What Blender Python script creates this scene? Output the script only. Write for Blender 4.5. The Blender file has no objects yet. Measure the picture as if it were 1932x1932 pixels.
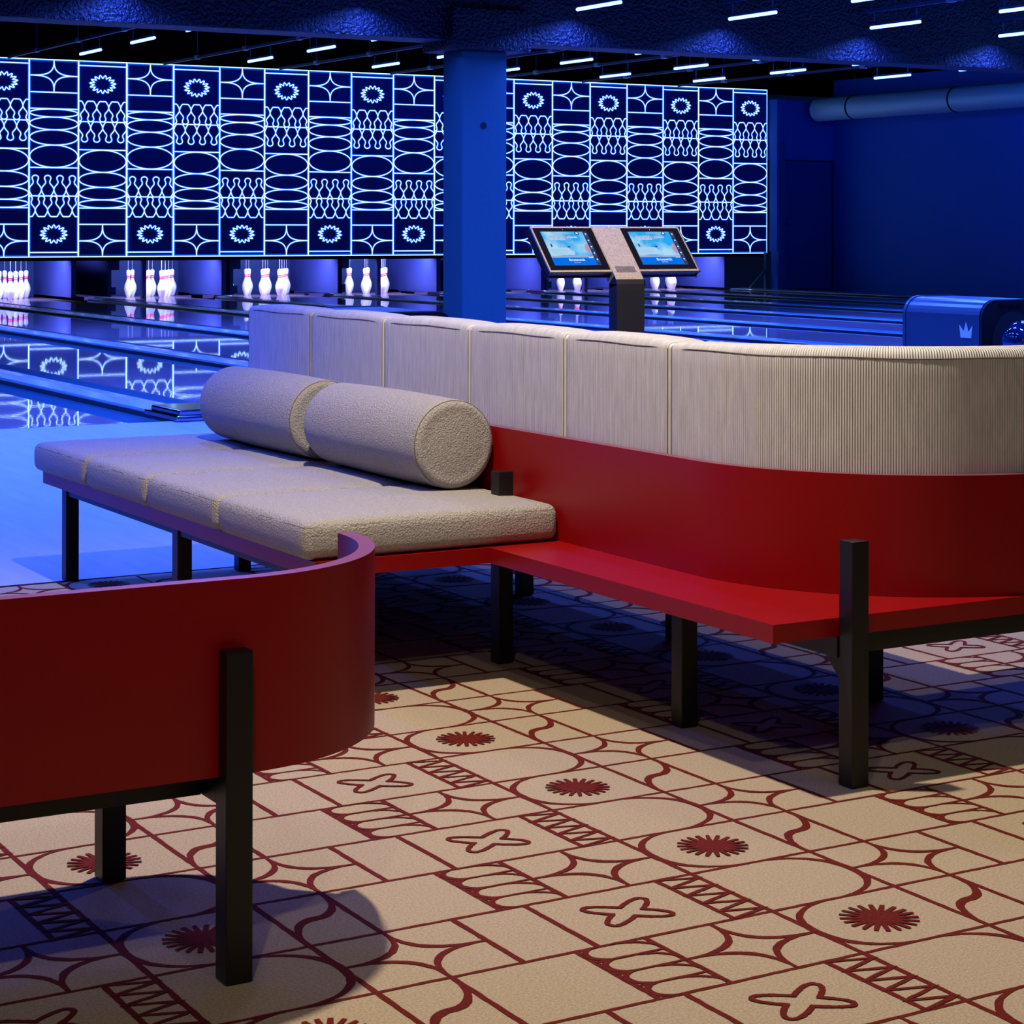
import bpy, bmesh, math, random
from mathutils import Vector, Matrix
random.seed(7)
PI = math.pi
S = bpy.context.scene
C = S.collection

# ------------------------------------------------------------------ camera
cam_d = bpy.data.cameras.new('camera')
cam = bpy.data.objects.new('camera', cam_d)
C.objects.link(cam)
cam_d.sensor_fit = 'HORIZONTAL'
cam_d.sensor_width = 36.0
cam_d.lens = 3946.08 / 1932 * 36.0
cam_d.shift_y = -(966 - 429.38) / 1932
cam_d.clip_end = 120
cam.matrix_world = Matrix.Translation((0, 0, 1)) @ Matrix.Rotation(-0.5211, 4, 'Z') @ Matrix.Rotation(PI/2, 4, 'X') @ Matrix.Rotation(0.00191, 4, 'Z')
S.camera = cam

# ------------------------------------------------------------------ world, exposure
W = bpy.data.worlds.new('world')
S.world = W
W.use_nodes = True
W.node_tree.nodes['Background'].inputs[0].default_value = (0.002, 0.006, 0.03, 1)
W.node_tree.nodes['Background'].inputs[1].default_value = 0.5
S.view_settings.view_transform = 'Standard'
S.view_settings.look = 'None'
S.view_settings.gamma = 1
S.view_settings.exposure = 0
S.view_settings.use_curve_mapping = False
S.cycles.use_denoising = True
S.cycles.max_bounces = 6
S.cycles.diffuse_bounces = 3
S.cycles.glossy_bounces = 4
S.cycles.sample_clamp_indirect = 6
S.cycles.caustics_reflective = False
S.cycles.caustics_refractive = False

BLUE = (0.010, 0.17, 1.0)
VIOLET = (0.04, 0.11, 1.0)
WARM = (1.0, 0.84, 0.66)

def lamp_obj(kind, loc, color, power, **kw):
    d = bpy.data.lights.new('light', kind)
    d.color = color
    d.energy = power
    for k, v in kw.items():
        setattr(d, k, v)
    o = bpy.data.objects.new('light', d)
    o.location = loc
    C.objects.link(o)
    return o

def spot(loc, target, power, angle=100, blend=0.5, radius=0.045, color=WARM):
    o = lamp_obj('SPOT', loc, color, power, spot_size=math.radians(angle), spot_blend=blend, shadow_soft_size=radius)
    o.rotation_euler = (Vector(target) - Vector(loc)).to_track_quat('-Z', 'Y').to_euler()
    return o

# ceiling downlights of the lounge, above the picture, then added fill spots
spot((1.60, 3.50, 3.0), (1.85, 3.1, 0), 430, 118, 0.6)
spot((-0.10, 0.50, 3.0), (0.9, 2.2, 0), 82, 66, 0.8)
spot((3.6, 0.9, 3.0), (2.9, 1.9, 0), 20, 90, 0.9)
spot((3.9, 4.6, 3.0), (3.5, 3.8, 0), 60, 95, 0.7)

spot((3.9, 4.9, 3.0), (4.27, 6.6, .9), 800, 22, .6)  # added spot that brightens the console, no fixture of the lounge

spot((-2.0, -1.5, 2.9), (1.8, 3.2, 0), 14, 100, .8, .15)  # added soft fill from behind the camera

spot((1.15, 0.9, 3.0), (2.45, 3.0, .6), 45, 70, .9)  # added spot that lifts the curved backrest

# ------------------------------------------------------------------ materials
def mat(name, base=(.5,.5,.5), rough=.5, metal=0.0, emit=None, estr=1.0, spec=0.5):
    m = bpy.data.materials.new(name)
    m.use_nodes = True
    b = m.node_tree.nodes['Principled BSDF']
    b.inputs['Base Color'].default_value = (*base, 1)
    b.inputs['Roughness'].default_value = rough
    b.inputs['Metallic'].default_value = metal
    b.inputs['Specular IOR Level'].default_value = spec
    if emit:
        b.inputs['Emission Color'].default_value = (*emit, 1)
        b.inputs['Emission Strength'].default_value = estr
    return m

def N(m, t, **kw):
    n = m.node_tree.nodes.new(t)
    for k, v in kw.items():
        setattr(n, k, v)
    return n

def L(m, a, b):
    m.node_tree.links.new(a, b)

def noise_color(m, c0, c1, scale, detail=4, coord='Object', stretch=None, lo=.35, hi=.65):
    b = m.node_tree.nodes['Principled BSDF']
    tc = N(m, 'ShaderNodeTexCoord')
    mp = N(m, 'ShaderNodeMapping')
    if stretch: mp.inputs['Scale'].default_value = stretch
    L(m, tc.outputs[coord], mp.inputs[0])
    nz = N(m, 'ShaderNodeTexNoise')
    nz.inputs['Scale'].default_value = scale
    nz.inputs['Detail'].default_value = detail
    L(m, mp.outputs[0], nz.inputs['Vector'])
    r = N(m, 'ShaderNodeValToRGB')
    r.color_ramp.elements[0].position = lo
    r.color_ramp.elements[1].position = hi
    r.color_ramp.elements[0].color = (*c0, 1)
    r.color_ramp.elements[1].color = (*c1, 1)
    L(m, nz.outputs['Fac'], r.inputs[0])
    L(m, r.outputs[0], b.inputs['Base Color'])
    return nz, mp

def bump(m, src, strength, dist):
    b = m.node_tree.nodes['Principled BSDF']
    bp = N(m, 'ShaderNodeBump')
    bp.inputs['Strength'].default_value = strength
    bp.inputs['Distance'].default_value = dist
    L(m, src, bp.inputs['Height'])
    prev = b.inputs['Normal'].links
    if prev: L(m, prev[0].from_socket, bp.inputs['Normal'])
    L(m, bp.outputs[0], b.inputs['Normal'])

def noise_bump(m, scale, strength, dist, detail=3, coord='Object', stretch=None):
    tc = N(m, 'ShaderNodeTexCoord')
    mp = N(m, 'ShaderNodeMapping')
    if stretch: mp.inputs['Scale'].default_value = stretch
    L(m, tc.outputs[coord], mp.inputs[0])
    nz = N(m, 'ShaderNodeTexNoise')
    nz.inputs['Scale'].default_value = scale
    nz.inputs['Detail'].default_value = detail
    L(m, mp.outputs[0], nz.inputs['Vector'])
    bump(m, nz.outputs['Fac'], strength, dist)

M = {}
M['carpet'] = mat('beige_carpet_pile', rough=.95, spec=.1)
noise_color(M['carpet'], (.285,.228,.155), (.455,.37,.265), 260, 5, lo=.3, hi=.7)
noise_bump(M['carpet'], 420, .6, .003)
M['carpet_line'] = mat('rust_red_carpet_pile', rough=.95, spec=.1)
noise_color(M['carpet_line'], (.075,.008,.0045), (.145,.016,.009), 260, 5, lo=.3, hi=.7)
noise_bump(M['carpet_line'], 420, .6, .003)
M['red'] = mat('red_laminate', (.24,.0008,.002), .38, spec=.35)
noise_bump(M['red'], 900, .05, .0005)
M['red_edge'] = mat('red_edge_band', (.20,.04,.09), .33, spec=1.0)
M['black'] = mat('black_powder_coat', (.0055,.0055,.006), .42, spec=.4)
noise_bump(M['black'], 700, .08, .0005)
M['boucle'] = mat('boucle_fabric', rough=.95, spec=.1)
noise_color(M['boucle'], (.28,.265,.255), (.48,.46,.445), 330, 4, lo=.3, hi=.7)
noise_bump(M['boucle'], 260, 1.0, .006, 4)
M['piping'] = mat('boucle_seam', (.16,.13,.11), .95, spec=.1)
M['cord'] = mat('corduroy_fabric', rough=.9, spec=.15)
nzc, mpc = noise_color(M['cord'], (.52,.515,.52), (.70,.695,.70), 9, 6, coord='UV', stretch=(9, 1.3, 1), lo=.25, hi=.75)
_m = M['cord']
_tc = N(_m, 'ShaderNodeTexCoord'); _sx = N(_m, 'ShaderNodeSeparateXYZ'); L(_m, _tc.outputs['UV'], _sx.inputs[0])
_mu = N(_m, 'ShaderNodeMath', operation='MULTIPLY'); _mu.inputs[1].default_value = 2*PI/.0052
L(_m, _sx.outputs['X'], _mu.inputs[0])
_si = N(_m, 'ShaderNodeMath', operation='SINE'); L(_m, _mu.outputs[0], _si.inputs[0])
bump(_m, _si.outputs[0], .75, .0016)
M['cord_seam'] = mat('corduroy_seam', (.14,.12,.11), .9, spec=.1)
M['approach'] = mat('approach_boards', rough=.28, spec=.4)
noise_color(M['approach'], (.36,.40,.46), (.43,.47,.54), 3, 6, stretch=(9, .6, 1))
noise_bump(M['approach'], 14, .06, .002, 5, stretch=(6, .4, 1))
M['lane'] = mat('oiled_lane_boards', rough=.018, spec=.5)
_nz, _ = noise_color(M['lane'], (.30,.20,.20), (.40,.27,.27), 5, 5, stretch=(10, .25, 1))
noise_bump(M['lane'], 9, .035, .002, 3, stretch=(3, 1.0, 1))
M['gutter'] = mat('grey_plastic_gutter', (.03,.12,.16), .4, spec=.35)
M['divider'] = mat('glossy_division_cap', (.12,.30,.38), .16, spec=.8)
M['chrome'] = mat('dark_chrome', (.25,.27,.32), .12, metal=1.0)
M['panel'] = mat('navy_mask_panel', (.02,.07,.40), .6, spec=.2)
def emis(name, col, st):
    m = bpy.data.materials.new(name); m.use_nodes = True
    nt = m.node_tree; nt.nodes.clear()
    o = nt.nodes.new('ShaderNodeOutputMaterial'); e = nt.nodes.new('ShaderNodeEmission')
    e.inputs[0].default_value = (*col, 1); e.inputs[1].default_value = st
    nt.links.new(e.outputs[0], o.inputs[0])
    return m
M['line'] = emis('glowing_line_core', (.50,.80,1.0), 1.9)
M['line_halo'] = emis('painted_line_halo', (.0,.10,.90), .9)  # blue halo of the lines, put in as emission
M['concrete'] = mat('painted_concrete', (.012,.085,.095), .7, spec=.3)
noise_bump(M['concrete'], 30, .15, .01)
M['sprayed'] = mat('sprayed_rough_plaster', (.002,.003,.008), .42, spec=.3)
noise_bump(M['sprayed'], 40, .9, .035, 3)
M['dark'] = mat('black_paint', (.0015,.0015,.003), 1.0, spec=0)
M['wall'] = mat('dark_blue_wall', (.03,.17,.68), .75, spec=.2)
noise_bump(M['wall'], 3, .2, .03)
M['doorm'] = mat('dark_blue_door', (.03,.11,.42), .6, spec=.3)
M['wallstrip'] = mat('pale_blue_jamb', (.06,.14,.5), .7, spec=.3)
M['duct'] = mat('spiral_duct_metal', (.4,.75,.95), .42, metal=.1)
M['batten'] = emis('lamp_tube', (.10,.24,1.0), 9)
M['rail'] = mat('track_metal', (.06,.10,.18), .4, metal=.5)
M['clip'] = mat('bright_track_clip', (.45,.55,.65), .3, metal=.6)
M['pin'] = mat('white_pin_plastic', (.85,.85,.88), .25, spec=.5)
M['stripe'] = mat('pin_stripe_red', (.75,.01,.10), .3)
M['string'] = mat('pin_cord', (.5,.5,.55), .8)
M['kick'] = mat('kickback_panel', (.035,.05,.17), .45, spec=.3)
M['deck'] = mat('pin_deck', (.12,.08,.16), .08, spec=.5)
M['pit'] = mat('pit_curtain', (.012,.04,.11), .8)
M['grey_metal'] = mat('brushed_grey_metal', rough=.5, metal=.1)
noise_color(M['grey_metal'], (.18,.14,.065), (.26,.21,.10), 120, 3)
M['kiosk_black'] = mat('kiosk_black_shell', (.010,.010,.012), .4, spec=.4)
M['glass_black'] = mat('black_screen_glass', (.004,.004,.006), .12, spec=.6)
M['hood_side'] = mat('blue_grey_hood_side', (.02,.05,.07), .3, metal=.2, spec=.6)
M['hood_black'] = mat('black_hood_face', (.004,.003,.003), .5, spec=.25)
M['hole_black'] = mat('dark_opening', (.002,.002,.002), .9)
M['logo'] = mat('silver_logo', (.6,.7,.8), .3, metal=.4)
M['logo_dark'] = mat('raised_dark_lettering', (.004,.004,.005), .3)
M['ball_blue'] = mat('blue_marbled_ball', rough=.05, spec=.8)
noise_color(M['ball_blue'], (.002,.006,.02), (.006,.03,.08), 12, 4)
M['ball_lilac'] = mat('lilac_ball', (.35,.33,.55), .15, spec=.6)

# ------------------------------------------------------------------ mesh helpers
def obj(name, bm_or_data, material, parent=None, smooth=False, loc=None):
    if isinstance(bm_or_data, bmesh.types.BMesh):
        me = bpy.data.meshes.new(name)
        bm_or_data.to_mesh(me); bm_or_data.free()
    else:
        me = bm_or_data
    mats = material if isinstance(material, (list, tuple)) else [material]
    for m in mats: me.materials.append(m)
    o = bpy.data.objects.new(name, me)
    C.objects.link(o)
    if loc: o.location = loc
    if parent: o.parent = parent
    if smooth:
        for p in me.polygons: p.use_smooth = True
        me.set_sharp_from_angle(angle=math.radians(38))
    return o

def empty(name, loc=(0,0,0)):
    o = bpy.data.objects.new(name, None)
    o.location = loc
    o.empty_display_size = .1
    C.objects.link(o)
    return o

def tag(o, label=None, cat=None, group=None, kind=None):
    if label: o['label'] = label
    if cat: o['category'] = cat
    if group: o['group'] = group
    if kind: o['kind'] = kind
    return o

def rel(o, parent):
    """parent a mesh built in world coordinates to an empty that is not at the origin"""
    o.parent = parent
    o.matrix_parent_inverse = Matrix.Translation(-Vector(parent.location))
    return o

def box(x0,x1,y0,y1,z0,z1, bm=None, bev=0, seg=2):
    bm = bm or bmesh.new()
    r = bmesh.ops.create_cube(bm, size=1)
    for v in r['verts']:
        v.co = Vector((x0+(v.co.x+.5)*(x1-x0), y0+(v.co.y+.5)*(y1-y0), z0+(v.co.z+.5)*(z1-z0)))
    if bev:
        es = list({e for v in r['verts'] for e in v.link_edges})
        bmesh.ops.bevel(bm, geom=es, offset=bev, segments=seg, profile=.7, affect='EDGES')
    return bm

def cyl(p0, p1, r, bm=None, n=16, r2=None, caps=True):
    bm = bm or bmesh.new()
    p0, p1 = Vector(p0), Vector(p1)
    d = p1-p0
    q = d.to_track_quat('Z','Y').to_matrix().to_4x4()
    bmesh.ops.create_cone(bm, cap_ends=caps, segments=n, radius1=r, radius2=r if r2 is None else r2, depth=d.length,
                          matrix=Matrix.Translation((p0+p1)/2) @ q)
    return bm

def prism(poly, z0, z1, bm=None, bev=0):
    bm = bm or bmesh.new()
    a = [bm.verts.new((x,y,z0)) for x,y in poly]
    b = [bm.verts.new((x,y,z1)) for x,y in poly]
    n = len(poly)
    fs = [bm.faces.new(a[::-1]), bm.faces.new(b)]
    for i in range(n):
        fs.append(bm.faces.new((a[i], a[(i+1)%n], b[(i+1)%n], b[i])))
    bmesh.ops.recalc_face_normals(bm, faces=fs)
    return bm

def pillow_data(lx, ly, lz, r, bulge=0.0, nx=24, ny=16, nz=8, side=0.0):
    """rounded cushion block in local coords 0..lx, 0..ly, 0..lz -> verts, faces"""
    verts, faces, idx = [], [], {}
    def key(i,j,k): return (i,j,k)
    def vert(i,j,k):
        kk = (i,j,k)
        if kk in idx: return idx[kk]
        def warp(t, n, l):
            # concentrate vertices in the rounded border
            b = 4
            if n <= 2*b: return l*t/n
            if t <= b: return r*(1-math.cos(PI/2*t/b))
            if t >= n-b: return l - r*(1-math.cos(PI/2*(n-t)/b))
            return r + (l-2*r)*(t-b)/(n-2*b)
        p = Vector((warp(i,nx,lx), warp(j,ny,ly), warp(k,nz,lz)))
        lo = Vector((r,r,r)); hi = Vector((lx-r, ly-r, max(lz-r, r)))
        c = Vector([min(max(p[a], lo[a]), hi[a]) for a in range(3)])
        d = p-c
        if d.length > 1e-9:
            p = c + d.normalized()*r
        u, v, w = p.x/lx, p.y/ly, p.z/lz
        f = (1-(2*u-1)**4)*(1-(2*v-1)**4)
        if w > .5: p.z += bulge*f
        if side:
            g = (1-(2*w-1)**2)
            p.x += side*g*(1 if u > .5 else -1)*max(0, abs(2*u-1)**6)
            p.y += side*g*(1 if v > .5 else -1)*max(0, abs(2*v-1)**6)
        idx[kk] = len(verts); verts.append(tuple(p)); return idx[kk]
    def quad(a,b,c,d): faces.append((vert(*a),vert(*b),vert(*c),vert(*d)))
    for i in range(nx):
        for j in range(ny):
            quad((i,j,nz),(i+1,j,nz),(i+1,j+1,nz),(i,j+1,nz))
            quad((i,j,0),(i,j+1,0),(i+1,j+1,0),(i+1,j,0))
    for i in range(nx):
        for k in range(nz):
            quad((i,0,k),(i+1,0,k),(i+1,0,k+1),(i,0,k+1))
            quad((i,ny,k),(i,ny,k+1),(i+1,ny,k+1),(i+1,ny,k))
    for j in range(ny):
        for k in range(nz):
            quad((0,j,k),(0,j,k+1),(0,j+1,k+1),(0,j+1,k))
            quad((nx,j,k),(nx,j+1,k),(nx,j+1,k+1),(nx,j,k+1))
    return verts, faces

def tube_path(pts, r, n=6, closed=False):
    """tube along a polyline as mesh"""
    bm = bmesh.new()
    rings = []
    P = [Vector(p) for p in pts]
    m = len(P)
    for i in range(m):
        a = P[(i-1)%m] if (closed or i>0) else P[i]
        b = P[(i+1)%m] if (closed or i<m-1) else P[i]
        t = (b-a).normalized()
        up = Vector((0,0,1)) if abs(t.z) < .9 else Vector((1,0,0))
        s = t.cross(up).normalized(); u = s.cross(t)
        rings.append([bm.verts.new(P[i]+ (s*math.cos(2*PI*k/n)+u*math.sin(2*PI*k/n))*r) for k in range(n)])
    for i in range(m if closed else m-1):
        A, B = rings[i], rings[(i+1)%m]
        for k in range(n):
            bm.faces.new((A[k],A[(k+1)%n],B[(k+1)%n],B[k]))
    if not closed:
        bm.faces.new(rings[0]); bm.faces.new(rings[-1][::-1])
    bmesh.ops.recalc_face_normals(bm, faces=bm.faces)
    return bm

def ribbon(V, F, pts, w, fn, closed=False, jit=0.0, MI=None, mi=0):
    """flat ribbon along 2-D pts; w = width or list; fn maps (a,b) to 3-D"""
    n = len(pts)
    base = len(V)
    for i,(x,y) in enumerate(pts):
        a = pts[(i-1)%n] if (closed or i>0) else pts[i]
        b = pts[(i+1)%n] if (closed or i<n-1) else pts[i]
        d0 = (x-a[0], y-a[1]); d1 = (b[0]-x, b[1]-y)
        l0 = math.hypot(*d0) or 1; l1 = math.hypot(*d1) or 1
        if d0 == (0,0) : d0, l0 = d1, l1
        if d1 == (0,0) : d1, l1 = d0, l0
        n0 = (-d0[1]/l0, d0[0]/l0); n1 = (-d1[1]/l1, d1[0]/l1)
        mx, my = n0[0]+n1[0], n0[1]+n1[1]
        ml = math.hypot(mx,my) or 1
        mx, my = mx/ml, my/ml
        k = 1/max(.45, mx*n0[0]+my*n0[1])
        h = (w[i] if isinstance(w,(list,tuple)) else w)/2*k
        ja = h + (random.uniform(-jit,jit) if jit else 0); jb = h + (random.uniform(-jit,jit) if jit else 0)
        V.append(fn(x+mx*ja, y+my*ja)); V.append(fn(x-mx*jb, y-my*jb))
    for i in range(n if closed else n-1):
        a = base+2*i; b = base+2*((i+1)%n)
        F.append((a+1,b+1,b,a))
        if MI is not None: MI.append(mi)

def subdiv(pts, step):
    out = []
    for (x0,y0),(x1,y1) in zip(pts, pts[1:]):
        k = max(1, int(math.hypot(x1-x0,y1-y0)/step))
        for i in range(k): out.append((x0+(x1-x0)*i/k, y0+(y1-y0)*i/k))
    out.append(pts[-1])
    return out

def mesh_obj(name, V, F, mats, MI=None, parent=None, smooth=False):
    me = bpy.data.meshes.new(name)
    me.from_pydata(V, [], F)
    me.update()
    if MI:
        me.polygons.foreach_set('material_index', MI)
    return obj(name, me, mats, parent, smooth)

def text_mesh(body, size, material, extrude=0.0, offset=0.0):
    t = bpy.data.curves.new('lettering', 'FONT'); t.body = body; t.size = size; t.extrude = extrude; t.offset = offset
    to = bpy.data.objects.new('lettering', t); C.objects.link(to)
    me = bpy.data.meshes.new_from_object(to.evaluated_get(bpy.context.evaluated_depsgraph_get()))
    bpy.data.objects.remove(to); bpy.data.curves.remove(t)
    me.materials.clear(); me.materials.append(material)
    o = bpy.data.objects.new('lettering', me); C.objects.link(o)
    return o

def copy_tree(o, parent=None):
    c = o.copy(); C.objects.link(c)
    if parent: c.parent = parent
    for ch in list(o.children): copy_tree(ch, c)
    return c

def ordinal(n): return ['zeroth','first','second','third','fourth','fifth','sixth','seventh','eighth','ninth','tenth','eleventh','twelfth','thirteenth','fourteenth','fifteenth','sixteenth','seventeenth','eighteenth','nineteenth','twentieth','twenty-first','twenty-second','twenty-third'][n]

def structure(o, label=None):
    tag(o, label, None, None, 'structure'); return o

# ------------------------------------------------------------------ room shell
structure(obj('floor', box(-14, 26, -4, 31, -.42, -.14), M['dark']))
structure(obj('ceiling', box(-14, 26, -4, 31, 3.45, 3.6), M['dark']))
structure(obj('wall_back', box(-14, 20.9, 30.0, 30.2, -.14, 3.45), M['dark']))
structure(obj('wall_right', box(21.95, 22.15, -4, 27.5, -.14, 3.45), M['wall']))
bm = box(20.74, 20.86, 27.40, 27.60, -.14, 3.10); box(20.74,22.15,27.5,27.72,2.12,3.10,bm); box(20.706,20.74,27.40,27.6,.62,3.10,bm); box(20.86,22.15,27.62,27.7,-.14,2.12,bm)
structure(obj('wall_far_corner', bm, M['wall']))
structure(obj('trim_1', box(20.735, 20.855, 27.385, 27.40, -.1, 2.4), M['wallstrip']))
dr = structure(obj('door_1', box(20.88, 21.93, 27.53, 27.58, 0, 2.10, bev=.004), M['doorm']))
bm = cyl((20.93,27.53,1.08),(20.93,27.48,1.08),.012); cyl((20.93,27.485,1.08),(21.05,27.485,1.08),.009,bm); cyl((20.93,27.53,1.08),(20.93,27.522,1.08),.025,bm)
obj('door_handle', bm, M['chrome'], dr)
# concrete downstand beam across the lanes
structure(obj('beam', box(-14, 21.9, 13.58, 13.92, 2.38, 3.45, bev=.02), M['sprayed']))
bm = box(7.25, 7.92, 13.50, 14.0, 2.31, 2.62, bev=.03)
structure(obj('beam_cap', bm, M['sprayed']))
# column
bm = box(7.38, 7.76, 13.60, 13.90, 0.021, 2.31, bev=.014)
col = structure(obj('column', bm, M['concrete']))
bm = cyl((7.56,13.597,1.758),(7.56,13.60,1.758),.026,n=24)
obj('drilled_hole', bm, M['hole_black'], col)

# ------------------------------------------------------------------ carpet with woven pattern
TA, SB, ROT = .87955, .40856, .01145
CU0, CV0 = 2.88262, 5.20598
# star centre at (A,B)=(0,0) sits at lattice (-1.005,-6.015) etc.
OA, OB = CU0 - .005*TA, CV0 - .015*SB
cr, sr = math.cos(ROT), math.sin(ROT)
V, F, MI = [], [], []
CX0, CX1, CY0, CY1 = -3.0, 7.2, .9, 5.738
V += [(CX0,CY0,0),(CX1,CY0,0),(CX1,CY1,0),(CX0,CY1,0),(CX0,CY0,-.14),(CX1,CY0,-.14),(CX1,CY1,-.14),(CX0,CY1,-.14)]
F += [(0,1,2,3),(4,7,6,5),(0,4,5,1),(1,5,6,2),(2,6,7,3),(3,7,4,0)]; MI += [0]*6
def arc(cx, cy, rx, ry, t0, t1, n=14, e=2.0):
    o = []
    for i in range(n+1):
        t = math.radians(t0+(t1-t0)*i/n)
        c_, s_ = math.cos(t), math.sin(t)
        o.append((cx+rx*math.copysign(abs(c_)**(2/e), c_), cy+ry*math.copysign(abs(s_)**(2/e), s_)))
    return o
def taper(n, w0, w1):   # thin ends, thick middle
    return [w0+(w1-w0)*math.sin(PI*i/(n-1))**1.5 for i in range(n)]
def tile_lines():
    LL = []   # (points in metres relative to the star, width or widths)
    def add(pts, w, step=.014, raw=False):
        p = [(a*TA, b*SB) for a,b in pts]
        if not isinstance(w, list): p = subdiv(p, step)
        LL.append((p, w))
    wl, wc = .0094, .0076
    for a in (-.131, .133): add([(a,-.25),(a,.75)], wl)
    for b in (-.25, .25): add([(-.131,b),(.869,b)], wc)
    for a in (.26,.482,.612): add([(a,-.25),(a,.25)], wl)
    for a in (.388,.526,.792): add([(a,.25),(a,.75)], wl)
    # star cell rounded end, arch cell rounded end
    p = arc(0.0,0,.131,.25,90,270,30,2.25); add(p, taper(len(p),.005,.0135))
    p = arc(0.0,.5,.133,.25,-90,90,30,2.25); add(p, taper(len(p),.005,.0135))
    # S curve
    p = arc(.1965,.25,.0635,.25,0,-90,14,2.1) + arc(.1965,-.25,.0635,.25,90,180,14,2.1)[1:]
    add(p, taper(len(p),.006,.016))
    # four-pointed rounded diamonds
    for (ca, cb, ha) in ((.2605,.5,.1275),(.7405,0,.1285)):
        for sa in (-1,1):
            for sb in (-1,1):
                cx, cy = ca+sa*ha, cb+sb*.25
                p = [(cx-sa*(q[0]-cx) , cy-sb*(q[1]-cy)) for q in arc(cx,cy,ha,.25,0,90,16,2.7)]
                add(p, taper(len(p),.006,.0115))
    # leaf cells
    h = .125
    for k in range(4):
        b0, b1 = -.25+h*k, -.25+h*(k+1)
        if k: add([(.482,b0),(.612,b0)], .0055)
        p = arc(.522,(b0+b1)/2,.037,h/2,90,270,12,2.0); add(p, taper(len(p),.005,.011))
        p = arc(.545,b0+.02,.067,h-.02,90,0,12,2.0); add(p, taper(len(p),.004,.007))
    # zigzag cell
    zz = []
    for k in range(5):
        zz += [(.792,.75-.005-.1*k), (.869,.75-.055-.1*k)]
    zz.append((.792,.25+.003))
    add(zz, .0072)
    # crossed petals
    cx, cy = .659*TA, .505*SB
    ra, rb = .066, .0165
    def inside(x,y,ang):
        u = x*math.cos(ang)+y*math.sin(ang); v = -x*math.sin(ang)+y*math.cos(ang)
        return (abs(u)/(ra-.006))**2.6+(abs(v)/(rb-.0045))**2.6 < 1
    for ang, oth in ((math.radians(37),math.radians(-39)),(math.radians(-39),math.radians(37))):
        run = []
        pts = []
        n = 72
        for i in range(n+1):
            t = 2*PI*i/n
            u = ra*math.copysign(abs(math.cos(t))**(2/2.6), math.cos(t)); v = rb*math.copysign(abs(math.sin(t))**(2/2.6), math.sin(t))
            x = u*math.cos(ang)-v*math.sin(ang); y = u*math.sin(ang)+v*math.cos(ang)
            pts.append((x,y))
        for x,y in pts:
            if inside(x,y,oth):
                if len(run) > 1: LL.append((run, .0085))
                run = []
            else: run.append((cx+x,cy+y))
        if len(run) > 1: LL.append((run, .0085))
    # burst
    for k in range(20):
        t = 2*PI*(k+.5)/20
        LL.append(([(.012*math.cos(t),.012*math.sin(t)),(.03*math.cos(t),.03*math.sin(t)),(.058*math.cos(t),.058*math.sin(t))], [.010,.0088,.0070]))
    LL.append(([(.0215*k/8,0) for k in range(-8,9)], [max(.004,2*math.sqrt(max(0,.022**2-(.0215*k/8)**2))) for k in range(-8,9)]))
    return LL
TL = tile_lines()
def carpet_fn(ox, oy, z):
    def f(x, y):
        a, b = ox+x, oy+y
        return (a*cr-b*sr, a*sr+b*cr, z)
    return f
for i in range(-8, 7):
    for j in range(-14, 3):
        ox, oy = OA+i*TA, OB+j*SB
        wx, wy = ox*cr-oy*sr, ox*sr+oy*cr
        if wx < -1.2 or wx > 6.4 or wy < 1.35 or wy > CY1+.2: continue
        for n_,(p, w) in enumerate(TL):
            v0, f0 = len(V), len(F)
            ribbon(V, F, p, w, carpet_fn(ox, oy, .0006+.00002*n_), jit=.0007, MI=MI, mi=1)
            if wy > CY1-.45:   # cut the weave off at the carpet edge
                keepF, keepM = [], []
                for f_, m_ in zip(F[f0:], MI[f0:]):
                    if all(V[q][1] < CY1 for q in f_): keepF.append(f_); keepM.append(m_)
                F[f0:] = keepF; MI[f0:] = keepM
structure(mesh_obj('floor_carpet', V, F, [M['carpet'], M['carpet_line']], MI), 'beige carpet woven with rust red line pattern')
structure(obj('trim_2', box(-3.0, 7.2, 5.738, 5.744, -.14, .002), M['black']))
structure(obj('floor_approach', box(-3.5, 21.95, 5.744, 10.21, -.14, 0), M['approach']))

# ------------------------------------------------------------------ bowling lanes
CAPS = [.2, 2.03, 3.87, 5.69, 7.38, 9.20, 11.05, 12.85, 14.60, 16.40, 18.15, 19.92]
VE = 28.9
def lane_label(i):
    return 'glossy bowling lane, %s counted from the tall blue side wall' % ordinal(len(CAPS)-1-i)
for i in range(len(CAPS)-1):
    c0, c1 = CAPS[i], CAPS[i+1]
    g0 = c0+.25
    w = (c1-g0-1.06)/2
    e = empty('bowling_lane', (g0+w+.53, 10.22, 0))
    tag(e, lane_label(i), 'bowling lane', 'bowling lanes')
    rel(obj('lane_surface', box(g0+w, c1-w, 10.215, VE, -.12, 0), M['lane']), e)
    for a, b in ((g0+.002, g0+w-.002), (c1-w+.002, c1-.026)):
        bm = bmesh.new()
        n = 8
        rows = []
        for y in (10.215, 27.6):
            rows.append([bm.verts.new((a+(b-a)*k/n, y, -.012-.075*math.sin(PI*k/n)**.7)) for k in range(n+1)])
        for k in range(n): bm.faces.new((rows[0][k],rows[0][k+1],rows[1][k+1],rows[1][k]))
        rel(obj('gutter', bm, M['gutter'], smooth=True), e)
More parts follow.
